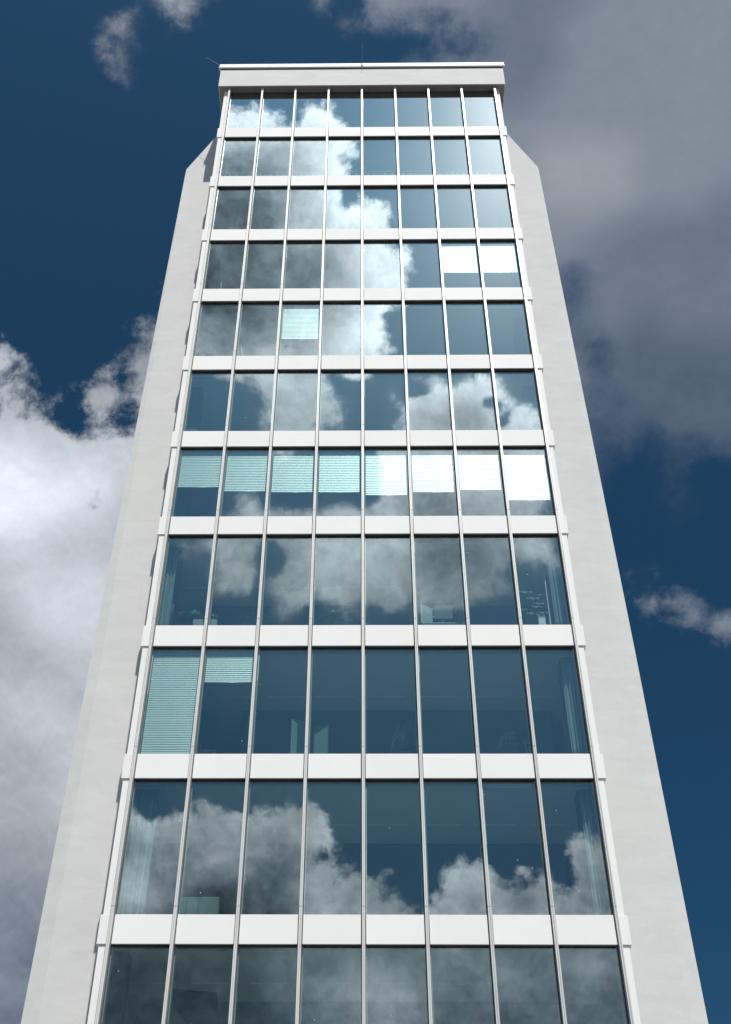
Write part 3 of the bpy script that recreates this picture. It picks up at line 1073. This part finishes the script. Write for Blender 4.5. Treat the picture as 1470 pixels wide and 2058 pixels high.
def desk(x0, x1, y0, y1, z, h, label):
    t = thing('desk', label, 'desk', ((x0 + x1) / 2, (y0 + y1) / 2, z), 'desks behind the glass')
    under(bevel(MB().box(x0, x1, y0, y1, z + h - .03, z + h).build('desk_top', MT['pale'], None), .005), t)
    for x in (x0 + .05, x1 - .05):
        for y in (y0 + .05, y1 - .05):
            under(MB().box(x - .02, x + .02, y - .02, y + .02, z, z + h - .031).build('leg', MT['steel'], None), t)
desk(1.55, 2.75, .75, 1.45, FL[7], .72, 'desk under the dark monitor in the sixth bay on the palm storey')
desk(-3.95, -2.75, .6, 1.3, FL[10], 1.3, 'high desk carrying the large slanted screen in the lowest row')
desk(-4.5, -3.6, 1.3, 2.0, FL[8], 1.0, 'desk carrying the tall screen below the short blind')

def cabinet(x0, x1, y0, y1, z, h, label):
    t = thing('cabinet', label, 'cabinet', ((x0 + x1) / 2, (y0 + y1) / 2, z))
    under(bevel(MB().box(x0, x1, y0, y1, z, z + h).build('cabinet_body', MT['sage'], None), .02), t)
    for x in (x0 + .22, (x0 + x1) / 2 + .02):
        under(MB().box(x, x + .01, y0 - .003, y0 - .001, z + .05, z + h - .05).build('door_seam', MT['dark'], None), t)
cabinet(-4.05, -3.12, .45, .75, FL[9], .67, 'low sage green cabinet by the glass in the second bay')

def arched_lamp(x, y, z, side, top, label):
    t = thing('arched_lamp', label, 'lamp', (x, y, z), 'arched lamps behind the dark glass')
    pts = []
    for k in range(12):
        u = k / 11
        pts.append((x - side * .38 + side * .70 * u ** 2.0 + 0, y, z + .05 + (top - .05) * math.sin(u * math.pi / 2)))
    under(MB().tube(pts, .028, 8, .022).build('arm', MT['dark'], None, smooth=True), t)
    under(MB().lathe([(.2, z), (.2, z + .03), (.04, z + .05)], x - side * .38, y).build('base', MT['dark'], None), t)
    # basket seat hung under the arm: an open egg of woven canes
    b = MB()
    cx, cz = x + side * .02, z + .66
    for k in range(14):
        a = math.pi * k / 14
        ring = [(cx + .34 * math.cos(a) * math.sin(q), y + .30 * math.sin(a) * math.sin(q), cz + .62 * math.cos(q)) for q in (2 * math.pi * j / 22 for j in range(23))]
        b.tube(ring, .009, 4)
    for j in range(1, 9):
        q = math.pi * j / 9
        ring = [(cx + .34 * math.cos(a) * math.sin(q), y + .30 * math.sin(a) * math.sin(q), cz + .62 * math.cos(q)) for a in (2 * math.pi * k / 20 for k in range(21))]
        b.tube(ring, .008, 4)
    under(b.build('woven_shade', MT['wicker'], None), t)
arched_lamp(1.0, 1.0, FL[8], 1, 1.75, 'black arched lamp with woven shade in the fifth bay')
arched_lamp(3.62, 1.0, FL[8], -1, 1.78, 'black arched lamp with woven shade in the seventh bay')

def table(x, y, z, h, r, label):
    t = thing('round_table', label, 'table', (x, y, z), 'round tables near the glass')
    under(MB().lathe([(r - .01, z + h - .03), (r, z + h - .02), (r, z + h - .005), (r - .01, z + h)], x, y, 32).build('table_top', MT['dark'], None), t)
    under(MB().tube([(x, y, z + .02), (x, y, z + h - .031)], .03, 8).build('pedestal', MT['steel'], None), t)
    under(MB().lathe([(.2, z), (.2, z + .015), (.04, z + .03)], x, y).build('foot', MT['steel'], None), t)
table(-4.25, 1.0, FL[2], 1.88, .26, 'left small round high table in the third row from the roof')
table(-3.35, 1.0, FL[2], 1.88, .30, 'right small round high table in the third row from the roof')

# rail with clips along the second row
t = thing('display_rail', 'long thin pale rail with small clips across the second row of windows', 'rail', (0, .5, FL[1]))
under(MB().tube([(-5.1, .5, 43.36), (5.0, .5, 43.36)], .014, 8).build('rail', MT['white'], None), t)
for k in range(6):
    x = -4.6 + k * 1.84
    under(MB().tube([(x, .5, FL[1]), (x, .5, 43.345)], .012, 6).build('post', MT['steel'], None), t)
for k in range(44):
    x = -4.95 + k * .225 + random.uniform(-.04, .04)
    under(MB().box(x - .014, x + .014, .485, .515, 43.15, 43.15 + random.uniform(.05, .09)).build('clip', MT['white'], None), t)
